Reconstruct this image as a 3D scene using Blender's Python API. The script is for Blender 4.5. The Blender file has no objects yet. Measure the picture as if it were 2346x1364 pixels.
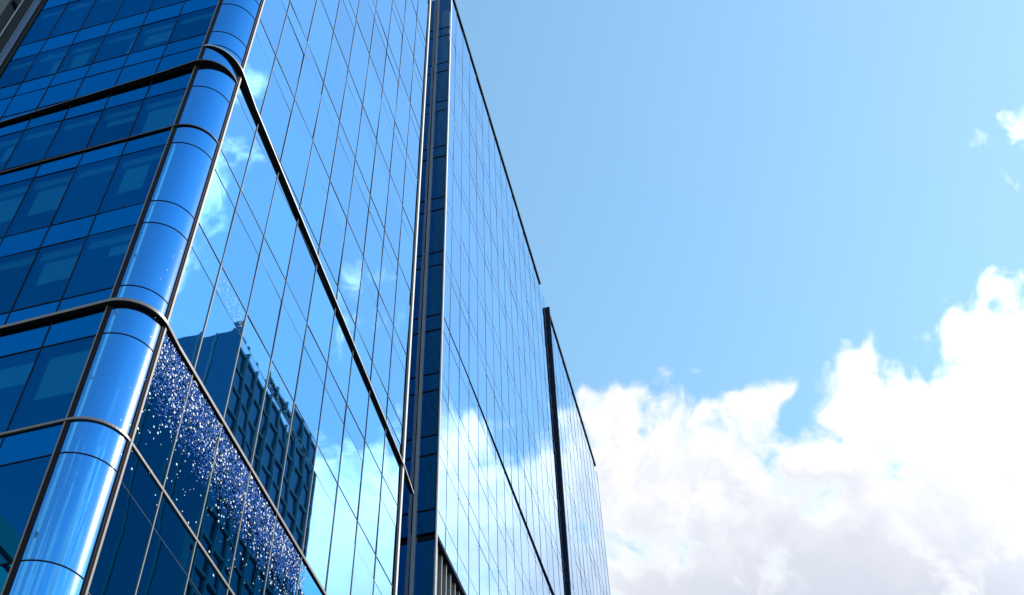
import bpy, math, random
from mathutils import Vector, Matrix
R = math.radians
random.seed(7)
sc = bpy.context.scene
col = sc.collection
GZ = 1.7                       # eye height: all facade heights below are measured from the eye

# ------------------------------------------------------------------ camera
AZ, PITCH, ROLL = R(13.1), R(50.85), R(-2.4)
cp, sp = math.cos(PITCH), math.sin(PITCH)
fw = Vector((0, cp, sp)); up = Vector((0, -sp, cp)); rt = Vector((1, 0, 0))
rt, up = math.cos(ROLL) * rt + math.sin(ROLL) * up, -math.sin(ROLL) * rt + math.cos(ROLL) * up
YAW = Matrix.Rotation(AZ, 3, 'Z')
rt, up, fw = YAW @ rt, YAW @ up, YAW @ fw
FPX = 2772.0
cd = bpy.data.cameras.new('camera'); cam = bpy.data.objects.new('camera', cd); col.objects.link(cam)
cam.matrix_world = Matrix(((rt.x, up.x, -fw.x, 0), (rt.y, up.y, -fw.y, 0), (rt.z, up.z, -fw.z, GZ), (0, 0, 0, 1)))
cd.sensor_width = 36; cd.lens = 36 * FPX / 2346; cd.clip_start = .1; cd.clip_end = 6000
sc.camera = cam
sc.view_settings.view_transform = 'Standard'; sc.view_settings.look = 'None'
sc.view_settings.exposure = 0.46; sc.view_settings.gamma = 1
sc.cycles.max_bounces = 8; sc.cycles.glossy_bounces = 5; sc.cycles.transparent_max_bounces = 8

def proj(p):
    d = Vector(p) - Vector((0, 0, GZ)); w = d.dot(fw)
    if w <= .01: return None
    return (1173 + FPX * d.dot(rt) / w, 682 - FPX * d.dot(up) / w)

def azdir(az, el):             # azimuth clockwise from the long facade's direction
    az, el = R(az), R(el)
    return Vector((math.sin(az) * math.cos(el), math.cos(az) * math.cos(el), math.sin(el)))

# ------------------------------------------------------------------ sun and sky
SUN_AZ, SUN_EL = 66.0, 41.2
ld = bpy.data.lights.new('sun', 'SUN'); lo = bpy.data.objects.new('sun', ld); col.objects.link(lo)
ld.energy = 2.4; ld.angle = R(.53); ld.color = (1, .95, .87)
lo.rotation_euler = (-azdir(SUN_AZ, SUN_EL)).to_track_quat('-Z', 'Y').to_euler()
lo.location = (60, 40, 120)

world = bpy.data.worlds.new('World'); sc.world = world; world.use_nodes = True
nt = world.node_tree; N = nt.nodes; L = nt.links
for n in list(N): N.remove(n)
def nd(tree, typ, **k):
    n = tree.nodes.new(typ)
    for a, b in k.items(): setattr(n, a, b)
    return n
def mth(tree, op, a, b=None, c=None, clamp=False):
    n = nd(tree, 'ShaderNodeMath', operation=op, use_clamp=clamp)
    for i, v in enumerate((a, b, c)):
        if v is None: continue
        if isinstance(v, (int, float)): n.inputs[i].default_value = v
        else: tree.links.new(v, n.inputs[i])
    return n.outputs[0]
def smooth(tree, v, lo_, hi_, a=0., b=1.):
    n = nd(tree, 'ShaderNodeMapRange', interpolation_type='SMOOTHSTEP')
    tree.links.new(v, n.inputs['Value'])
    n.inputs['From Min'].default_value = lo_; n.inputs['From Max'].default_value = hi_
    n.inputs['To Min'].default_value = a; n.inputs['To Max'].default_value = b
    return n.outputs['Result']
SKY_STRENGTH = .15
sky = nd(nt, 'ShaderNodeTexSky', sky_type='NISHITA', sun_disc=False)
sky.sun_elevation = R(SUN_EL); sky.sun_rotation = R(SUN_AZ)
sky.altitude = 0; sky.air_density = 2.0; sky.dust_density = .2; sky.ozone_density = 3.0
tc = nd(nt, 'ShaderNodeTexCoord'); G = tc.outputs['Generated']

# cumulus: soft blobs of cover by direction (azimuth, elevation, radius in degrees), broken up by noise
def px2dir(x, y):
    d = (x - 1173) * rt - (y - 682) * up + FPX * fw
    d.normalize(); return d
def dir2ae(d): return math.degrees(math.atan2(d.x, d.y)), math.degrees(math.asin(d.z))
CLOUDS = [(-6.9, 44.8, 1.8, 1.0), (-8.1, 46.1, 0.9, 0.6), (-5.3, 41.4, 3.9, 1.0), (-1.0, 40.2, 4.6, 1.0), (-2.5, 43.9, 1.9, 1.0), (2.3, 38.3, 4.0, 1.0), (4.1, 41.2, 1.6, 1.0), (8.8, 44.4, 1.6, 1.0), (9.1, 42.2, 2.6, 1.0), (12.3, 42.6, 2.1, 1.0), (13.8, 41.0, 3.5, 1.0), (16.8, 44.9, 1.3, 1.0), (18.4, 44.1, 2.1, 1.0), (17.6, 41.0, 4.2, 1.0), (10.9, 37.9, 4.8, 1.0), (5.0, 35.3, 5.8, 1.0), (-5.9, 35.5, 6.5, 1.0), (12.5, 34.0, 5.6, 1.0), (-1.1, 45.6, 2.3, 0.46), (2.3, 44.8, 2.3, 0.5), (25.6, 51.4, 3.2, 0.5), (24.3, 52.7, 1.1, 0.1), (-8.7, 46.3, 0.5, 1.0), (-12.0, 39.2, 4.0, 1.0), (6.0, 39.2, 3.3, 1.0), (-0.2, 37.3, 4.4, 1.0), (17.0, 41.1, 2.4, 1.0), (14.3, 41.1, 3.1, 1.0), (11.2, 42.0, 2.7, 1.0), (9.2, 42.3, 2.5, 1.0), (15.9, 38.3, 1.8, 0.8), (21.3, 41.6, 2.2, 1.1), (22.1, 39.0, 3.4, 1.5), (24.6, 38.5, 2.6, 1.4), (25.4, 40.4, 0.8, 0.4), (22.8, 43.0, 0.8, 0.4), (20.7, 37.7, 3.0, 1.0), (36.4, 54.1, 3.6, 0.4), (36.6, 49.5, 3.6, 0.42), (36.0, 59.2, 3.0, 0.25), (60.0, 24.0, 14.0, 1.0), (95.0, 20.0, 16.0, 1.0), (-40.0, 22.0, 14.0, 1.0), (-80.0, 24.0, 16.0, 1.0), (-120.0, 18.0, 14.0, 1.0), (-160.0, 22.0, 15.0, 1.0), (150.0, 20.0, 16.0, 1.0), (175.0, 30.0, 9.0, 1.0), (-15.0, 24.0, 14.0, 1.0), (120.0, 35.0, 9.0, 1.0), (152.0, 37.0, 7.0, 0.5), (128.0, 34.0, 7.0, 0.5), (172.0, 34.0, 7.0, 0.4), (105.0, 40.0, 6.0, 0.35)]
#CLOUDLIST
def vec_noise(scale, detail, rough, off=(0, 0, 0), vec=None):
    m = nd(nt, 'ShaderNodeMapping'); m.inputs['Location'].default_value = off
    L.new(vec or G, m.inputs['Vector'])
    n = nd(nt, 'ShaderNodeTexNoise', noise_dimensions='3D'); L.new(m.outputs[0], n.inputs['Vector'])
    n.inputs['Scale'].default_value = scale; n.inputs['Detail'].default_value = detail; n.inputs['Roughness'].default_value = rough
    return n
def cloud_density(vec, f=None):
    w = vec_noise(9, 3, .5, (3.1, 1.7, .4), vec)                      # gentle warp
    s = nd(nt, 'ShaderNodeVectorMath', operation='SUBTRACT'); L.new(w.outputs['Color'], s.inputs[0]); s.inputs[1].default_value = (.5, .5, .5)
    a = nd(nt, 'ShaderNodeVectorMath', operation='MULTIPLY_ADD'); L.new(s.outputs[0], a.inputs[0])
    a.inputs[1].default_value = (.10, .10, .10); L.new(vec, a.inputs[2])
    wv = a.outputs[0]
    for az, el, r, pk in (CLOUDS if f is None else []):
        dn = nd(nt, 'ShaderNodeVectorMath', operation='DISTANCE'); L.new(wv, dn.inputs[0]); dn.inputs[1].default_value = azdir(az, el)
        v = mth(nt, 'MULTIPLY_ADD', dn.outputs['Value'], -1 / R(r), pk)
        if f is None: f = v
        else:
            n = nd(nt, 'ShaderNodeMath', operation='SMOOTH_MAX'); L.new(f, n.inputs[0]); L.new(v, n.inputs[1]); n.inputs[2].default_value = .35; f = n.outputs[0]
    f = mth(nt, 'MINIMUM', mth(nt, 'MAXIMUM', f, -.9), 1.0)
    big = vec_noise(10, 2, .5, (1.3, 4.2, 7.7), wv).outputs['Fac']
    fine = vec_noise(24, 7, .57, (5.1, .3, 2.2), wv).outputs['Fac']
    pv = nd(nt, 'ShaderNodeTexVoronoi', feature='F1', normalize=True); L.new(wv, pv.inputs['Vector'])
    pv.inputs['Scale'].default_value = 27; pv.inputs['Detail'].default_value = 2; pv.inputs['Roughness'].default_value = .55; pv.inputs['Lacunarity'].default_value = 2.1
    d = mth(nt, 'MULTIPLY_ADD', mth(nt, 'SUBTRACT', big, .5), .7, f)
    d = mth(nt, 'MULTIPLY_ADD', mth(nt, 'SUBTRACT', .30, pv.outputs['Distance']), 1.15, d)     # rounded puffs
    d = mth(nt, 'MULTIPLY_ADD', mth(nt, 'SUBTRACT', fine, .5), 1.9, d)
    return d, f
dens, cover = cloud_density(G)
off = nd(nt, 'ShaderNodeVectorMath', operation='ADD'); L.new(G, off.inputs[0])
off.inputs[1].default_value = (azdir(SUN_AZ, SUN_EL) - azdir(10, 45)) * .022 + Vector((0, 0, .012))
dens2, _ = cloud_density(off.outputs[0], cover)
mask = smooth(nt, dens, -.10, .55)
shade = smooth(nt, mth(nt, 'SUBTRACT', dens, dens2), -.35, .30)      # 1 where it thins out towards the sun
deep = smooth(nt, dens, .2, .75)
low = vec_noise(6, 3, .5, (9.1, 2.2, 4.4)).outputs['Fac']
sg = nd(nt, 'ShaderNodeSeparateXYZ'); L.new(G, sg.inputs[0])
base = smooth(nt, mth(nt, 'MULTIPLY_ADD', mth(nt, 'SUBTRACT', low, .5), .12, sg.outputs['Z']), .56, .70, 1, 0)   # flatter, greyer undersides lower down
lump = mth(nt, 'MULTIPLY', smooth(nt, dens, .15, .6), mth(nt, 'SUBTRACT', 1, shade))
cl = nd(nt, 'ShaderNodeMix', data_type='RGBA'); L.new(lump, cl.inputs[0])
cl.inputs[6].default_value = (5.7, 5.65, 5.6, 1); cl.inputs[7].default_value = (4.4, 4.55, 4.9, 1)
cr = nd(nt, 'ShaderNodeMix', data_type='RGBA'); L.new(mth(nt, 'MULTIPLY', deep, mth(nt, 'MULTIPLY', base, .95)), cr.inputs[0])
L.new(cl.outputs[2], cr.inputs[6]); cr.inputs[7].default_value = (3.3, 3.5, 4.1, 1)
# thin high haze whitens the clear sky a little towards the sun
sd = nd(nt, 'ShaderNodeVectorMath', operation='DOT_PRODUCT'); L.new(G, sd.inputs[0]); sd.inputs[1].default_value = azdir(SUN_AZ, SUN_EL)
haze = smooth(nt, sd.outputs['Value'], .65, 1.0, .0, .20)
st = nd(nt, 'ShaderNodeVectorMath', operation='MULTIPLY'); L.new(sky.outputs[0], st.inputs[0]); st.inputs[1].default_value = (.87, 1.06, 1.06)
hz = nd(nt, 'ShaderNodeMix', data_type='RGBA'); L.new(haze, hz.inputs[0]); L.new(st.outputs[0], hz.inputs[6]); hz.inputs[7].default_value = (3.6, 4.2, 5.0, 1)
glow = smooth(nt, sd.outputs['Value'], .70, .91, 1.0, 2.15)            # sunward clouds are brighter
cg = nd(nt, 'ShaderNodeVectorMath', operation='SCALE'); L.new(cr.outputs[2], cg.inputs[0]); L.new(glow, cg.inputs['Scale'])
mx = nd(nt, 'ShaderNodeMix', data_type='RGBA'); L.new(mask, mx.inputs[0]); L.new(hz.outputs[2], mx.inputs[6]); L.new(cg.outputs[0], mx.inputs[7])
bg = nd(nt, 'ShaderNodeBackground'); L.new(mx.outputs[2], bg.inputs[0]); bg.inputs[1].default_value = SKY_STRENGTH
wo = nd(nt, 'ShaderNodeOutputWorld'); L.new(bg.outputs[0], wo.inputs[0])

# ------------------------------------------------------------------ materials
def new_mat(name):
    m = bpy.data.materials.new(name); m.use_nodes = True
    return m, m.node_tree, m.node_tree.nodes['Principled BSDF']
def simple(name, c, rough=.5, metal=0., bump=0., bscale=8., vary=.12):
    m, t, p = new_mat(name)
    p.inputs['Roughness'].default_value = rough; p.inputs['Metallic'].default_value = metal
    if max(c) < .05: p.inputs['Specular IOR Level'].default_value = .06
    o = nd(t, 'ShaderNodeTexCoord'); n = nd(t, 'ShaderNodeTexNoise'); t.links.new(o.outputs['Object'], n.inputs['Vector'])
    n.inputs['Scale'].default_value = bscale; n.inputs['Detail'].default_value = 5
    r = nd(t, 'ShaderNodeMix', data_type='RGBA'); t.links.new(n.outputs['Fac'], r.inputs[0])
    r.inputs[6].default_value = (*[v * (1 - vary) for v in c], 1); r.inputs[7].default_value = (*[min(1, v * (1 + vary)) for v in c], 1)
    t.links.new(r.outputs[2], p.inputs['Base Color'])
    if bump:
        b = nd(t, 'ShaderNodeBump'); b.inputs['Distance'].default_value = bump; t.links.new(n.outputs['Fac'], b.inputs['Height']); t.links.new(b.outputs[0], p.inputs['Normal'])
    return m
def glass(name, f0, rough=.012, wave=.0022, wscale=.55, clear=0., tint=(.1, .4, .7), stretch=(1, 1, 1), veil=0., veilrough=.2, edge=(1, 1, 1), spread=.07):
    """solar-control glass: coloured coating reflection that pales towards grazing angles; clear = share seen through"""
    m, t, p = new_mat(name)
    p.inputs['Metallic'].default_value = 1; p.inputs['Specular Tint'].default_value = (*edge, 1); p.inputs['Roughness'].default_value = rough
    o = nd(t, 'ShaderNodeTexCoord'); oi = nd(t, 'ShaderNodeObjectInfo')
    ad = nd(t, 'ShaderNodeVectorMath', operation='ADD'); mu = mth(t, 'MULTIPLY', oi.outputs['Random'], 60)
    t.links.new(o.outputs['Object'], ad.inputs[0]); t.links.new(mu, ad.inputs[1])
    mp = nd(t, 'ShaderNodeMapping'); mp.inputs['Scale'].default_value = stretch; t.links.new(ad.outputs[0], mp.inputs['Vector'])
    n = nd(t, 'ShaderNodeTexNoise'); n.inputs['Scale'].default_value = wscale; n.inputs['Detail'].default_value = 1.5; t.links.new(mp.outputs[0], n.inputs['Vector'])
    b = nd(t, 'ShaderNodeBump'); b.inputs['Distance'].default_value = wave; b.inputs['Strength'].default_value = 1
    t.links.new(n.outputs['Fac'], b.inputs['Height']); t.links.new(b.outputs[0], p.inputs['Normal'])
    v = nd(t, 'ShaderNodeMix', data_type='RGBA'); t.links.new(oi.outputs['Random'], v.inputs[0])
    v.inputs[6].default_value = (*[c * (1 - spread) for c in f0], 1); v.inputs[7].default_value = (*[min(1, c * (1 + spread)) for c in f0], 1)
    t.links.new(v.outputs[2], p.inputs['Base Color'])
    out = t.nodes['Material Output']; last = p.outputs[0]
    if veil:
        g = nd(t, 'ShaderNodeBsdfGlossy'); g.inputs['Roughness'].default_value = veilrough
        mz = nd(t, 'ShaderNodeMixShader'); mz.inputs[0].default_value = veil
        t.links.new(last, mz.inputs[1]); t.links.new(g.outputs[0], mz.inputs[2]); last = mz.outputs[0]
    if clear:
        tr = nd(t, 'ShaderNodeBsdfTransparent'); tr.inputs[0].default_value = (*tint, 1)
        ms = nd(t, 'ShaderNodeMixShader')
        lw = nd(t, 'ShaderNodeLayerWeight'); lw.inputs['Blend'].default_value = .35
        t.links.new(mth(t, 'MULTIPLY', mth(t, 'SUBTRACT', 1, lw.outputs['Fresnel']), clear), ms.inputs[0])
        t.links.new(last, ms.inputs[1]); t.links.new(tr.outputs[0], ms.inputs[2]); last = ms.outputs[0]
    t.links.new(last, out.inputs[0])
    return m
M = {}
M['glass_right'] = glass('glass_right', (.19, .55, .92), spread=.09, wscale=.42, wave=.0038)
M['glass_right_spandrel'] = glass('glass_right_spandrel', (.20, .56, .92), wscale=.42, wave=.0036)
M['glass_left'] = glass('glass_left', (.001, .26, .68), wave=.0020, clear=.72, tint=(.22, .72, .95), edge=(.15, .7, 1), spread=.16)
M['glass_left_spandrel'] = glass('glass_left_spandrel', (.001, .185, .47), wave=.0016, spread=.10, clear=.1, tint=(.03, .42, .75), edge=(.15, .7, 1))
M['glass_curved'] = glass('glass_curved', (.035, .33, .78), rough=.02, edge=(.6, .85, 1), wave=.0016, wscale=1.3, stretch=(.4, .4, 2.), veil=.045, veilrough=.22)
M['glass_right_low'] = glass('glass_right_low', (.015, .27, .48), wave=.0026, edge=(.7, .9, 1))
M['glass_tower'] = glass('glass_tower', (.25, .57, .93), wave=.0038, wscale=.6)
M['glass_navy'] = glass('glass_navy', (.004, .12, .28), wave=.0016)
M['alu'] = simple('brushed_aluminium', (.62, .58, .56), .32, .85, bscale=30, vary=.2)
M['navy_metal'] = simple('navy_metal', (.09, .12, .18), .35, .8, bscale=20)
M['white_trim'] = simple('white_trim', (.86, .85, .84), .4)
M['alu_grey'] = simple('grey_aluminium', (.32, .33, .35), .42, .6, bscale=20)
M['dark'] = simple('dark_bronze_frame', (.010, .012, .020), .5, 0, bscale=12)
M['bronze'] = simple('bronze_frame', (.075, .07, .07), .5, .2, bscale=14, vary=.25)
M['trim'] = simple('bronze_trim', (.24, .215, .205), .45, .6, bscale=18, vary=.2)
M['pale_frame'] = simple('pale_bronze_frame', (.22, .21, .20), .5, .3, bscale=18)
M['tower_joint'] = simple('blue_grey_joint', (.03, .06, .11), .5, bscale=14)
M['black'] = simple('black_soffit', (.012, .011, .010), .5, 0, bscale=9)
M['white_dot'] = simple('white_frit_and_glint', (.88, .90, .92), .4)  # white of the frit and of the painted sun glints
M['pale_dot'] = simple('pale_blue_glitter', (.02, .32, .85), .35)
M['blue_dot'] = simple('blue_glitter', (.004, .12, .75), .35)
M['interior'] = simple('interior_dark', (.10, .12, .14), .8)
M['ceiling'] = simple('interior_ceiling', (.45, .46, .46), .8)
M['blind'] = simple('pale_blind', (.58, .63, .63), .8, bscale=3)
M['concrete'] = simple('grey_concrete', (.10, .11, .13), .8, bump=.01, bscale=3)
M['panel_dark'] = simple('dark_joint', (.008, .013, .028), .6)
M['beige'] = simple('beige_stone', (.46, .40, .35), .8, bump=.006, bscale=4)
M['pale'] = simple('pale_cladding', (.82, .81, .82), .6, bscale=3)
M['teal_glass'] = glass('teal_glass', (.02, .16, .25), rough=.12, wave=.004)
M['teal_frame'] = simple('teal_frame', (.04, .20, .31), .5)
M['ground'] = simple('ground_paving', (.16, .155, .15), .85, bump=.02, bscale=.8)

# ------------------------------------------------------------------ mesh helpers
class MB:
    def __init__(s): s.v = []; s.f = []; s.mi = []; s.smooth = False
    def quad(s, a, b, c, d, mi=0):
        i = len(s.v); s.v += [tuple(p) for p in (a, b, c, d)]; s.f.append((i, i + 1, i + 2, i + 3)); s.mi.append(mi)
    def box(s, x0, x1, y0, y1, z0, z1, mi=0):
        i = len(s.v)
        s.v += [(x, y, z) for z in (z0, z1) for x, y in ((x0, y0), (x1, y0), (x1, y1), (x0, y1))]
        for q in ((3, 2, 1, 0), (4, 5, 6, 7), (0, 1, 5, 4), (1, 2, 6, 5), (2, 3, 7, 6), (3, 0, 4, 7)):
            s.f.append(tuple(i + k for k in q)); s.mi.append(mi)
        return s
    def loft(s, rings, closed=True, caps=True, mi=0):
        i = len(s.v); n = len(rings[0])
        for r in rings: s.v += [tuple(p) for p in r]
        for a in range(len(rings) - 1):
            for k in range(n if closed else n - 1):
                s.f.append((i + a * n + k, i + a * n + (k + 1) % n, i + (a + 1) * n + (k + 1) % n, i + (a + 1) * n + k)); s.mi.append(mi)
        if caps and closed:
            s.f.append(tuple(i + k for k in range(n))[::-1]); s.mi.append(mi)
            j = i + (len(rings) - 1) * n; s.f.append(tuple(j + k for k in range(n))); s.mi.append(mi)
        return s
    def build(s, name, mats, parent=None, smooth=False, bevel=0):
        me = bpy.data.meshes.new(name); me.from_pydata([(x, y, z + GZ) for x, y, z in s.v], [], s.f)
        if not isinstance(mats, (list, tuple)): mats = [mats]
        for m in mats: me.materials.append(m)
        for p, k in zip(me.polygons, s.mi): p.material_index = k; p.use_smooth = smooth
        me.update()
        o = bpy.data.objects.new(name, me); col.objects.link(o)
        if parent:
            o.parent = parent; o.matrix_parent_inverse = Matrix.Translation(parent.location).inverted()
        if bevel:
            b = o.modifiers.new('bevel', 'BEVEL'); b.width = bevel; b.segments = 2; b.limit_method = 'ANGLE'
        return o
def thing(name, label, cat, loc, group=None):
    o = bpy.data.objects.new(name, None); col.objects.link(o); o.location = loc; o.empty_display_size = 1
    o['label'] = label; o['category'] = cat
    if group: o['group'] = group
    return o
def share(pts):
    q = [proj((x, y, z + GZ)) for x, y, z in pts]
    if any(p is None for p in q): return 0
    q = [(min(max(a, 0), 2346), min(max(b, 0), 1364)) for a, b in q]
    return abs(sum(q[i][0] * q[(i + 1) % len(q)][1] - q[(i + 1) % len(q)][0] * q[i][1] for i in range(len(q)))) / 2
def emit_panes(items, name, parent, limit=96):
    """items: (material, [quads]); the largest in view become parts of their own, the rest one stuff part per kind"""
    items.sort(key=lambda it: -share(it[1][0]))
    rest = MB(); mats = []
    for k, (m, quads) in enumerate(items):
        if k < limit:
            b = MB()
            for q in quads: b.quad(*q)
            b.build(name, m, parent)
        else:
            if m not in mats: mats.append(m)
            for q in quads: rest.quad(*q, mi=mats.index(m))
    if rest.f: rest.build(name, mats, parent)['kind'] = 'stuff'
def tilt(q, axis, sig):
    """tiny setting-out error of one pane: axis 'x' for panes facing +X, 'y' for panes facing -Y"""
    a, b, c = random.gauss(0, sig), random.gauss(0, sig), random.uniform(-.002, .002)
    i, h = (0, 1) if axis == 'x' else (1, 0)
    hc = sum(p[h] for p in q) / 4; zc = sum(p[2] for p in q) / 4; o = []
    for p in q:
        p = list(p); p[i] += a * (p[h] - hc) + b * (p[2] - zc) + c; o.append(tuple(p))
    return o

# ------------------------------------------------------------------ ground
g = MB(); g.quad((-2500, -2500, -GZ), (2500, -2500, -GZ), (2500, 2500, -GZ), (-2500, 2500, -GZ))
g.build('ground', M['ground'])['kind'] = 'structure'

# ------------------------------------------------------------------ glass office block
XR, YL, RC = -10.0, 12.35, .75            # right facade plane, left facade plane, corner radius
YT, XT = YL + RC, XR - RC                 # tangent lines of the round corner
YE = 26.72                                # right facade's far edge
XE = -17.1                                # left facade's far edge
TOP = 74.0
block = thing('glass_office_block', 'blue glass office block with a rounded corner and black wrap-around ledges', 'building', (XR - 8, YL + 7, 0))
LINES_L = [-1.5, 1.9, 2.7, 5.1, 5.9, 8.4, 9.2, 11.1, 11.92, 14.16, 14.95, 17.2, 18.05, 18.62, 20.72, 21.52, 23.85, 24.62, 26.45, 27.5, 28.6, 29.35, 31.0, 31.9, 34.2, 35.0, 37.8, 38.6, 41.6, 42.45, 45.6, 46.4, 49.8, 50.6, 54, 54.8, 58.2, 59, 62.4, 63.2, 66.6, 67.4, 70.8, TOP]
MAIN = [1.9, 5.1, 8.4, 11.8, 14.95, 18.1, 21.62, 24.62, 28.0, 31.45, 35.0, 38.6, 42.45, 46.4, 50.6, 54.8, 59.0, 63.2, 67.4, 71.2]
LINES_R = sorted([-1.5, TOP] + MAIN + [z - .85 for z in MAIN])
MULL_R = [14.42, 15.88, 17.37, 18.86, 20.40, 21.95, 23.48, 25.0]
MULL_L = [-11.95, -13.05, -14.15, -15.2, -16.2]

def kindof(z0, z1): return z1 - z0 < 1.2
win, spa = [], []
ys = [YT + .06] + MULL_R + [YE - .25]
for a in range(len(ys) - 1):
    for b in range(len(LINES_R) - 1):
        z0, z1 = LINES_R[b], LINES_R[b + 1]; g_ = .010; s_ = kindof(z0, z1)
        q = [(XR, ys[a] + g_, z0 + g_), (XR, ys[a + 1] - g_, z0 + g_), (XR, ys[a + 1] - g_, z1 - g_), (XR, ys[a] + g_, z1 - g_)]
        (spa if s_ else win).append((M['glass_right_low' if z1 < 18.2 else 'glass_right_spandrel' if s_ else 'glass_right'], [tilt(q, 'x', .0030)]))
xs = [XT - .05] + MULL_L + [XE]
for a in range(len(xs) - 1):
    for b in range(len(LINES_L) - 1):
        z0, z1 = LINES_L[b], LINES_L[b + 1]; g_ = .010; s_ = kindof(z0, z1)
        q = [(xs[a + 1] + g_, YL, z0 + g_), (xs[a] - g_, YL, z0 + g_), (xs[a] - g_, YL, z1 - g_), (xs[a + 1] + g_, YL, z1 - g_)]
        (spa if s_ else win).append((M['glass_left_spandrel' if s_ else 'glass_left'], [tilt(q, 'y', .0022)]))
emit_panes(win, 'window_pane', block)
emit_panes(spa, 'spandrel_panel', block)
def arc(r, a0=0., a1=90., n=24):          # angle 0 = faces the left side (-Y), 90 = faces the right side (+X)
    return [(XT + r * math.sin(R(a0 + (a1 - a0) * k / n)), YT - r * math.cos(R(a0 + (a1 - a0) * k / n))) for k in range(n + 1)]
for b in range(len(LINES_L) - 1):
    z0, z1 = LINES_L[b] + .012, LINES_L[b + 1] - .012
    if z0 > 40 or z0 < 5: continue
    m = MB(); p = arc(RC, 4, 86, 48)
    m.loft([[(x, y, z0), (x, y, z1)] for x, y in p], closed=False)
    o = m.build('curved_pane', M['glass_curved'], block, smooth=True)
m = MB()
for z0, z1 in ((LINES_L[0], 5.1), (41.6, TOP)):
    m.loft([[(x, y, z0), (x, y, z1)] for x, y in arc(RC, 4, 86, 24)], closed=False)
m.build('curved_pane', M['glass_curved'], block, smooth=True)
# mullions and transoms
for y in MULL_R: MB().box(XR - .12, XR + .018, y - .013, y + .013, 21.62, TOP).build('mullion', M['tower_joint'], block); MB().box(XR - .12, XR + .020, y - .013, y + .013, LINES_R[0], 21.615).build('mullion', M['pale_frame'], block)
for x in MULL_L: MB().box(x - .013, x + .013, YL - .010, YL + .12, LINES_L[0], TOP).build('mullion', M['dark'], block)
for k, z in enumerate(LINES_R[1:-1]):
    sp_ = z not in MAIN; h = .004 if sp_ else .010
    if z in (28.0,): h = .008
    MB().box(XR - .12, XR + (.004 if sp_ else .012), YT + .06, YE - .25, z - h, z + h).build('transom', M['alu' if z == 14.95 else 'tower_joint'], block)
for z in LINES_L[1:-1]:
    h = .010
    MB().box(XE, XT - .05, YL - .012, YL + .12, z - h, z + h).build('transom', M['dark'], block)
    m = MB(); m.loft([[(x0, y0, z - h), (x1, y1, z - h), (x1, y1, z + h), (x0, y0, z + h)] for (x0, y0), (x1, y1) in zip(arc(RC - .1, 3, 87), arc(RC + .010, 3, 87))])
    m.build('curved_transom', M['dark'], block)
# corner trims
MB().box(XT - .060, XT - .035, YL - .028, YL + .1, LINES_L[0], TOP).build('corner_trim', M['trim'], block)
MB().box(XT - .035, XT + .055, YL - .014, YL + .1, LINES_L[0], TOP).build('corner_trim', M['dark'], block)
MB().box(XR - .1, XR + .020, YT - .055, YT + .005, LINES_L[0], TOP).build('corner_trim', M['dark'], block)
MB().box(XR - .1, XR + .045, YT + .005, YT + .06, LINES_L[0], TOP).build('corner_trim', M['trim'], block)
MB().box(XR - .9, XR + .03, YE - .25, YE - .12, LINES_L[0], TOP).build('edge_trim', M['dark'], block)
MB().box(XR - .9, XR + .05, YE - .12, YE, LINES_L[0], TOP).build('edge_trim', M['white_trim'], block)

# ledges: path points (x, y, nx, ny, z, projection)
def ledge(path, h, fascia=.012, fm='alu', sm='black'):
    rings = [[(x - nx * .1, y - ny * .1, z), (x + nx * p, y + ny * p, z), (x + nx * p, y + ny * p, z + h), (x - nx * .1, y - ny * .1, z + h)] for x, y, nx, ny, z, p in path]
    m = MB(); m.loft(rings); o = m.build('ledge', M[sm], block)
    rings = [[(x + nx * (p + .001), y + ny * (p + .001), z - .004), (x + nx * (p + fascia), y + ny * (p + fascia), z - .004),
              (x + nx * (p + fascia), y + ny * (p + fascia), z + h + .004), (x + nx * (p + .001), y + ny * (p + .001), z + h + .004)] for x, y, nx, ny, z, p in path]
    m = MB(); m.loft(rings); m.build('fascia', M[fm], o)
def corner_path(za, zb, pa, pb, n=24, a0=0, a1=90, ease=1.):
    o = []
    for k in range(n + 1):
        t = k / n; a = R(a0 + (a1 - a0) * t); s, c = math.sin(a), math.cos(a); e = t ** ease
        o.append((XT + RC * s, YT - RC * c, s, -c, za + (zb - za) * t, pa + (pb - pa) * e))
    return o
# upper black ledge of the right side, dying out across the corner, with its pointed far end
ledge(corner_path(28.55, 27.95, .012, .115, ease=.6) + [(XR, YT + .9, 1, 0, 27.78, .092), (XR, YE, 1, 0, 26.4, .075), (XR, YE + 1.1, 1, 0, 26.28, .004)], .05)
# upper black ledge of the left side, dying out the other way
ledge([(XE, YL, 0, -1, 27.0, .065), (-14.5, YL, 0, -1, 27.2, .09), (XT - .9, YL, 0, -1, 27.43, .125)] + corner_path(27.55, 27.5, .135, .012, ease=1.6), .03, .006, 'bronze')
ledge([(XE, YL, 0, -1, 24.4, .035)] + corner_path(24.58, 24.6, .04, .015, n=16), .025, .006, 'bronze')
# lower metal ledge wrapping both sides
ledge([(XE, YL, 0, -1, 17.9, .09), (XT - .6, YL, 0, -1, 18.02, .10)] + corner_path(18.04, 18.02, .10, .08) + [(XR, YT + .6, 1, 0, 18.02, .045), (XR, YE - .25, 1, 0, 18.03, .02)], .07, fm='trim')
ledge([(XE, YL, 0, -1, 14.88, .03)] + corner_path(14.92, 14.92, .03, .02, n=16) + [(XR, YE - .25, 1, 0, 14.93, .02)], .045, fm='trim', sm='bronze')
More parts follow.
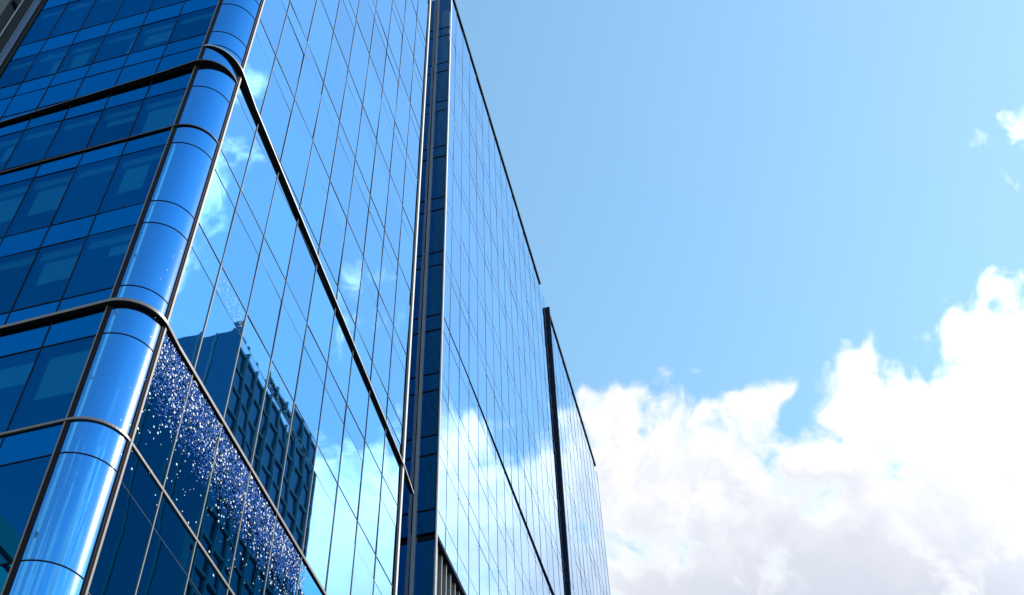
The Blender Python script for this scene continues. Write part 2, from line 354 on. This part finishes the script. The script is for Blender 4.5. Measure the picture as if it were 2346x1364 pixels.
# shell behind the glass, floors and blinds seen dimly through the left side
MB().box(XE - 9, XR - 1.2, YL + 4.5, YE - .05, -GZ, TOP - .2).build('core', M['interior'], block)
MB().box(XE - 9, XR - .16, YL + .2, YE - .2, TOP - .2, TOP + .3).build('roof', M['dark'], block)
for z in [v for v in LINES_L if 3 < v < 40][1::2]:
    MB().box(XE - .2, XT - .1, YL + .14, YL + 4.4, z - .30, z - .05).build('floor_slab', M['ceiling'], block)
rb = random.Random(5)
for a in range(len(xs) - 1):
    for z0, z1 in zip(LINES_L, LINES_L[1:]):
        if z1 - z0 < 1.2 or z0 < 8 or z0 > 33 or rb.random() < .32: continue
        d = rb.choice((.3, .55, .8, .5, .95)) * (z1 - z0); wl, wr = rb.choice(((.1, .1), (.1, .1), (.5, .1), (.1, .45), (.75, .12)))
        MB().box(xs[a + 1] + wl, xs[a] - wr, YL + .22, YL + .24, z1 - d, z1 - .1).build('blind', M['blind'], block)
# frit dots on the lower right panes, sun glitter painted in with them
def dots(cands, name, mat, rmin, rmax, x=XR + .009):
    m = MB()
    for y, z in cands:
        r = rmin + (rmax - rmin) * random.random() ** 2.2; i = len(m.v); ph = random.random() * 6; e = random.uniform(.7, 1.1); n = 7
        xx = x + random.uniform(0, .006)
        m.v += [(xx, y + r * e * math.cos(ph + 6.2832 * k / n), z + r * math.sin(ph + 6.2832 * k / n)) for k in range(n)]
        m.f.append(tuple(i + k for k in range(n))); m.mi.append(0)
    o = m.build(name, mat, block); o['kind'] = 'stuff'
def glitter(n, dense):
    o = []
    while len(o) < n:
        y = random.uniform(YT + .09, 20.72); t = (y - YT) / 7.6; z = 17.95 - abs(random.gauss(0, 1)) * ((.95 - .15 * t) if dense else 1.7)
        if dense and (17.95 - z) > 1.9 - .3 * t: continue
        if z < 14.4 or (not dense and z < 15.6 and y > 15.5 + (z - 13.9) * 1.6): continue
        o.append((y, z))
    return o
dots(glitter(1050, True), 'glitter_dots', M['white_dot'], .008, .029)
dots(glitter(2200, True), 'fine_glitter_dots', M['pale_dot'], .005, .012)
dots(glitter(8000, True), 'blue_glitter_dots', M['blue_dot'], .006, .016, XR + .005)
dots(glitter(420, False), 'scattered_glitter_dots', M['white_dot'], .009, .028)
fs = [(random.uniform(14.5, 15.8), random.uniform(20.85, 21.5)) for _ in range(260)] + [(random.uniform(17.45, 18.8), random.uniform(20.82, 21.5)) for _ in range(70)]
dots(fs, 'faint_frit_dots', M['white_dot'], .003, .012)

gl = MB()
for k in range(26):      # white discs painted in as sun glints beside the streak on the curved glass
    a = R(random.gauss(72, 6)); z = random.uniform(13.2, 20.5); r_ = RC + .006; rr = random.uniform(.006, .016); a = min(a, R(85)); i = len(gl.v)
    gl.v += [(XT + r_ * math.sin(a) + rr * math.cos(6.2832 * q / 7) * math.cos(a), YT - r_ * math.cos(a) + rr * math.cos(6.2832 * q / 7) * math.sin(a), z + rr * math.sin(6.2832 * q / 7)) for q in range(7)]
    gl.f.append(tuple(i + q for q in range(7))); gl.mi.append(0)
gl.build('glint_specks', M['white_dot'], block)['kind'] = 'stuff'
# left end of the block: dark return with two rounded fins
MB().box(XE - .14, XE, YL - .03, YL + 1, LINES_L[0], TOP).build('end_post', M['black'], block)
def fin(xc, r, name, mat):
    m = MB(); m.loft([[(xc + r * math.cos(6.2832 * k / 16), YL - .04 + r * .7 * math.sin(6.2832 * k / 16), z) for k in range(16)] for z in (LINES_L[0], TOP)])
    m.build(name, mat, block, smooth=True)
fin(XE - .26, .085, 'end_fin', M['navy_metal']); fin(XE - .42, .045, 'end_fin', M['navy_metal'])
MB().box(XE - 1.02, XE - .14, YL + .05, YL + 1, LINES_L[0], TOP).build('end_panel', M['black'], block)
MB().box(XE - 1.06, XE - 1.02, YL + .02, YL + 1, LINES_L[0], TOP).build('end_trim', M['alu'], block)
MB().box(XE - 9, XE - 1.06, YL + 4.5, YL + 5, -GZ, 4).build('rear_wall', M['interior'], block)

# ------------------------------------------------------------------ glass tower behind the recess
Y0, Y1, XB = 30.3, 69.5, -10.86
tower = thing('glass_tower', 'mirror glass tower with a dark recess on its left, reflecting the cloud bank', 'building', (XR - 10, 50, 0))
def roofz(y): return 68.2 + (64.05 - 68.2) * (y - Y0) / (Y1 - Y0)
TMAIN = [27.75, 31.3, 34.65, 38.2, 42.5, 46.7, 51.2, 55.6, 59.8, 64.0]
BOT = 26.72
TL = sorted([BOT] + TMAIN + [z - .95 for z in TMAIN[1:]] + [72])
cols = [Y0 + .1] + [31.32 + 1.425 * k for k in range(16)] + [53.6]
cols2 = [53.9 + (Y1 - .1 - 53.9) * k / 11 for k in range(12)]
win, spa = [], []
for cc in (cols, cols2):
    for a in range(len(cc) - 1):
        for z0, z1 in zip(TL, TL[1:]):
            y0, y1 = cc[a] + .006, cc[a + 1] - .006; g_ = .008
            if z0 > roofz(y1) - .3: continue
            s_ = kindof(z0, z1)
            q = [(XR, y0, z0 + g_), (XR, y1, z0 + g_), (XR, y1, min(z1 - g_, roofz(y1))), (XR, y0, min(z1 - g_, roofz(y0)))]
            (spa if s_ else win).append((M['glass_tower'], [tilt(q, 'x', .0016)]))
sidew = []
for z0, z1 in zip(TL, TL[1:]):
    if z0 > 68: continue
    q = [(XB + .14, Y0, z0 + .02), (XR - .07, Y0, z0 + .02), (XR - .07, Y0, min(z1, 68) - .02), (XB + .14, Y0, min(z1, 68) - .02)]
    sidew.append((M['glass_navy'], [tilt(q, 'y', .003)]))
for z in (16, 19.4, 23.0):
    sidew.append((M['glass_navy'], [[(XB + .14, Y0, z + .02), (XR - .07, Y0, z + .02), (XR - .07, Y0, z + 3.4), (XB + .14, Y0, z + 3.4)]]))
emit_panes(win, 'window_pane', tower)
emit_panes(spa, 'spandrel_panel', tower)
emit_panes(sidew, 'side_pane', tower)
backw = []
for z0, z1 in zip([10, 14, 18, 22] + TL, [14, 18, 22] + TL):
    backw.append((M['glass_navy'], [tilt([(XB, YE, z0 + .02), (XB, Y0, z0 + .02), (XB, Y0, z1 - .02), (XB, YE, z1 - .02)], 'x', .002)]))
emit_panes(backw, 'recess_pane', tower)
for y in cols[1:-1] + cols2[1:-1]:
    MB().box(XR - .1, XR + .010, y - .007, y + .007, BOT, roofz(y) - .03).build('mullion', M['tower_joint'], tower)
for z in TL[1:-1]:
    if z > 67: continue
    h = .010 if z in TMAIN else .005
    ye = Y1 if z < 64 else 55
    MB().box(XR - .1, XR + .006, Y0 + .1, ye - .1, z - h, z + h).build('transom', M['tower_joint'], tower)
    MB().box(XB + .14, XR - .07, Y0 - .02, Y0 + .1, z - .03, z + .03).build('side_transom', M['black'], tower)
MB().box(XR - .035, XR + .012, Y0 - .02, Y0 + .1, -GZ, 68.2).build('corner_trim', M['alu'], tower)
MB().box(XB + .02, XB + .14, Y0 - .10, Y0 + .1, -GZ, 68.2).build('recess_fin', M['alu_grey'], tower)
m = MB()   # thin dark ledge across the front
m.loft([[(XR - .05, y, z), (XR + p, y, z), (XR + p, y, z + .04), (XR - .05, y, z + .04)] for y, z, p in ((Y0 + .2, 38.1, .01), (34, 38.2, .025), (40, 38.1, .05), (53.5, 37.75, .08))])
m.build('ledge', M['panel_dark'], tower)
m = MB()   # tall projecting fin
m.loft([[(XR - .1, 53.3, z), (XR + p, 53.3, z), (XR + p, 53.46, z), (XR - .1, 53.46, z)] for z, p in ((BOT, .15), (65.3, .25))])
m.build('projecting_fin', M['panel_dark'], tower)
for a, b in ((Y0, 51.7), (53.86, 68.9)):
    m = MB(); m.loft([[(XR - .4, y, roofz(y)), (XR + .07, y, roofz(y)), (XR + .07, y, roofz(y) + .22), (XR - .4, y, roofz(y) + .22)] for y in (a, b)])
    m.build('coping', M['black'], tower)
MB().box(XR - .1, XR + .02, Y1 - .1, Y1 + .02, BOT, roofz(Y1) - .02).build('edge_trim', M['alu'], tower)
m = MB(); m.loft([[(XR - 22, y, -GZ), (XR - .9, y, -GZ), (XR - .9, y, 26), (XR - .9, y, roofz(y) - .3), (XR - 22, y, roofz(y) - .3)] for y in (Y0 + .15, Y1 - .12)])
m.build('core', M['interior'], tower)
MB().box(XR - 22, XB - .06, YE + .05, Y0 + .15, -GZ, 68).build('recess_core', M['interior'], tower)
MB().box(XR - 22, XR - .12, Y1 - .12, Y1, -GZ, roofz(Y1) - .1).build('end_wall', M['alu_grey'], tower)
MB().box(XR - .85, XR, Y0 + .1, Y1 - .1, BOT - .16, BOT - .01).build('soffit', M['panel_dark'], tower)
for k in range(40):
    y = Y0 + .5 + .52 * k
    MB().box(XR - .40, XR - .12, y, y + .07, 8, BOT - .17).build('louvre_fin', M['alu_grey'], tower)

# ------------------------------------------------------------------ neighbours
wt = thing('pale_tower', 'slim pale tower behind the viewer, seen as a soft stripe in the rounded corner', 'building', (0, 0, 0))
wt.location = (-25.0, -36.0, 0)
m = MB(); m.loft([[(-31.0, -38.0, z), (-22.5, -38.6, z), (-21.0, -33.5, z), (-27.5, -31.5, z)] for z in (-GZ, 92)]); m.build('wall', M['pale'], wt)
for k in range(12):
    z = 6 + 7 * k
    m = MB(); m.loft([[(-31.06, -38.06, a), (-22.45, -38.67, a), (-20.93, -33.48, a), (-27.54, -31.43, a)] for a in (z, z + .12)]); m.build('floor_band', M['concrete'], wt)
nb = thing('concrete_building', 'grey concrete building behind the dark end post of the glass block', 'building', (-35, 40, 0))
#NEIGHBOUR
NX, NY0, NTOP = -24.0, 15.9, 60.0
MB().box(NX - 14, NX, NY0, NY0 + 40, -GZ, NTOP).build('wall', M['concrete'], nb)
for k in range(14):
    z = 14 + 3.2 * k
    MB().box(NX - .1, NX + .05, NY0 + .1, NY0 + 39.9, z, z + .28).build('joint_band', M['panel_dark'], nb)
    MB().box(NX - .1, NX + .03, NY0 + 1.0, NY0 + 39.5, z + .9, z + 1.9).build('window_strip', M['glass_navy'], nb)
sk = thing('teal_skyscraper', 'dark teal gridded skyscraper seen only as a reflection in the glass block', 'building', (130, 216, 0))
SX0, SX1, SY0, SY1, SZ = 100, 150, 188, 245, 251.5
MB().box(SX0, SX1, SY0, SY1, -GZ, SZ).build('wall', M['teal_glass'], sk)
MB().box(SX0 + 6, SX0 + 22, SY0 + 6, SY0 + 20, SZ, SZ + 4).build('roof_plant', M['teal_frame'], sk)
MB().box(SX0 + 1, SX0 + 5, SY0 + 2, SY0 + 7, SZ + .01, SZ + 3.5).build('roof_plant', M['teal_frame'], sk)
for k in range(30):
    z = SZ - 1.5 - 8 * k
    MB().box(SX0 - .5, SX0 + .2, SY0 - .2, SY1 + .2, z - .35, z + .35).build('floor_band', M['teal_frame'], sk)
for k in range(10):
    y = SY0 + 57 / 9 * k
    MB().box(SX0 - .8, SX0 + .3, y - .3, y + .3, -GZ, SZ + .1).build('rib', M['teal_frame'], sk)
for k in range(5):
    x = SX0 + 9 + 10 * k
    MB().box(x - .3, x + .3, SY0 - .3, SY0 + .1, -GZ, SZ + .2).build('rib', M['teal_frame'], sk)
be = thing('beige_building', 'beige stone building across the street, seen as a reflection low on the left', 'building', (-55, -50, 0))
MB().box(-70, -40, -130, 4, -GZ, 45.5).build('wall', M['beige'], be)
for k in range(12):
    MB().box(-40.1, -39.92, -129, 3, 43.6 - 3.4 * k, 43.9 - 3.4 * k).build('joint_band', M['panel_dark'], be)
for k in range(26):
    MB().box(-40.1, -39.95, -127 + 5 * k, -124.6 + 5 * k, 37.5, 40.6).build('window_pane', M['glass_navy'], be)
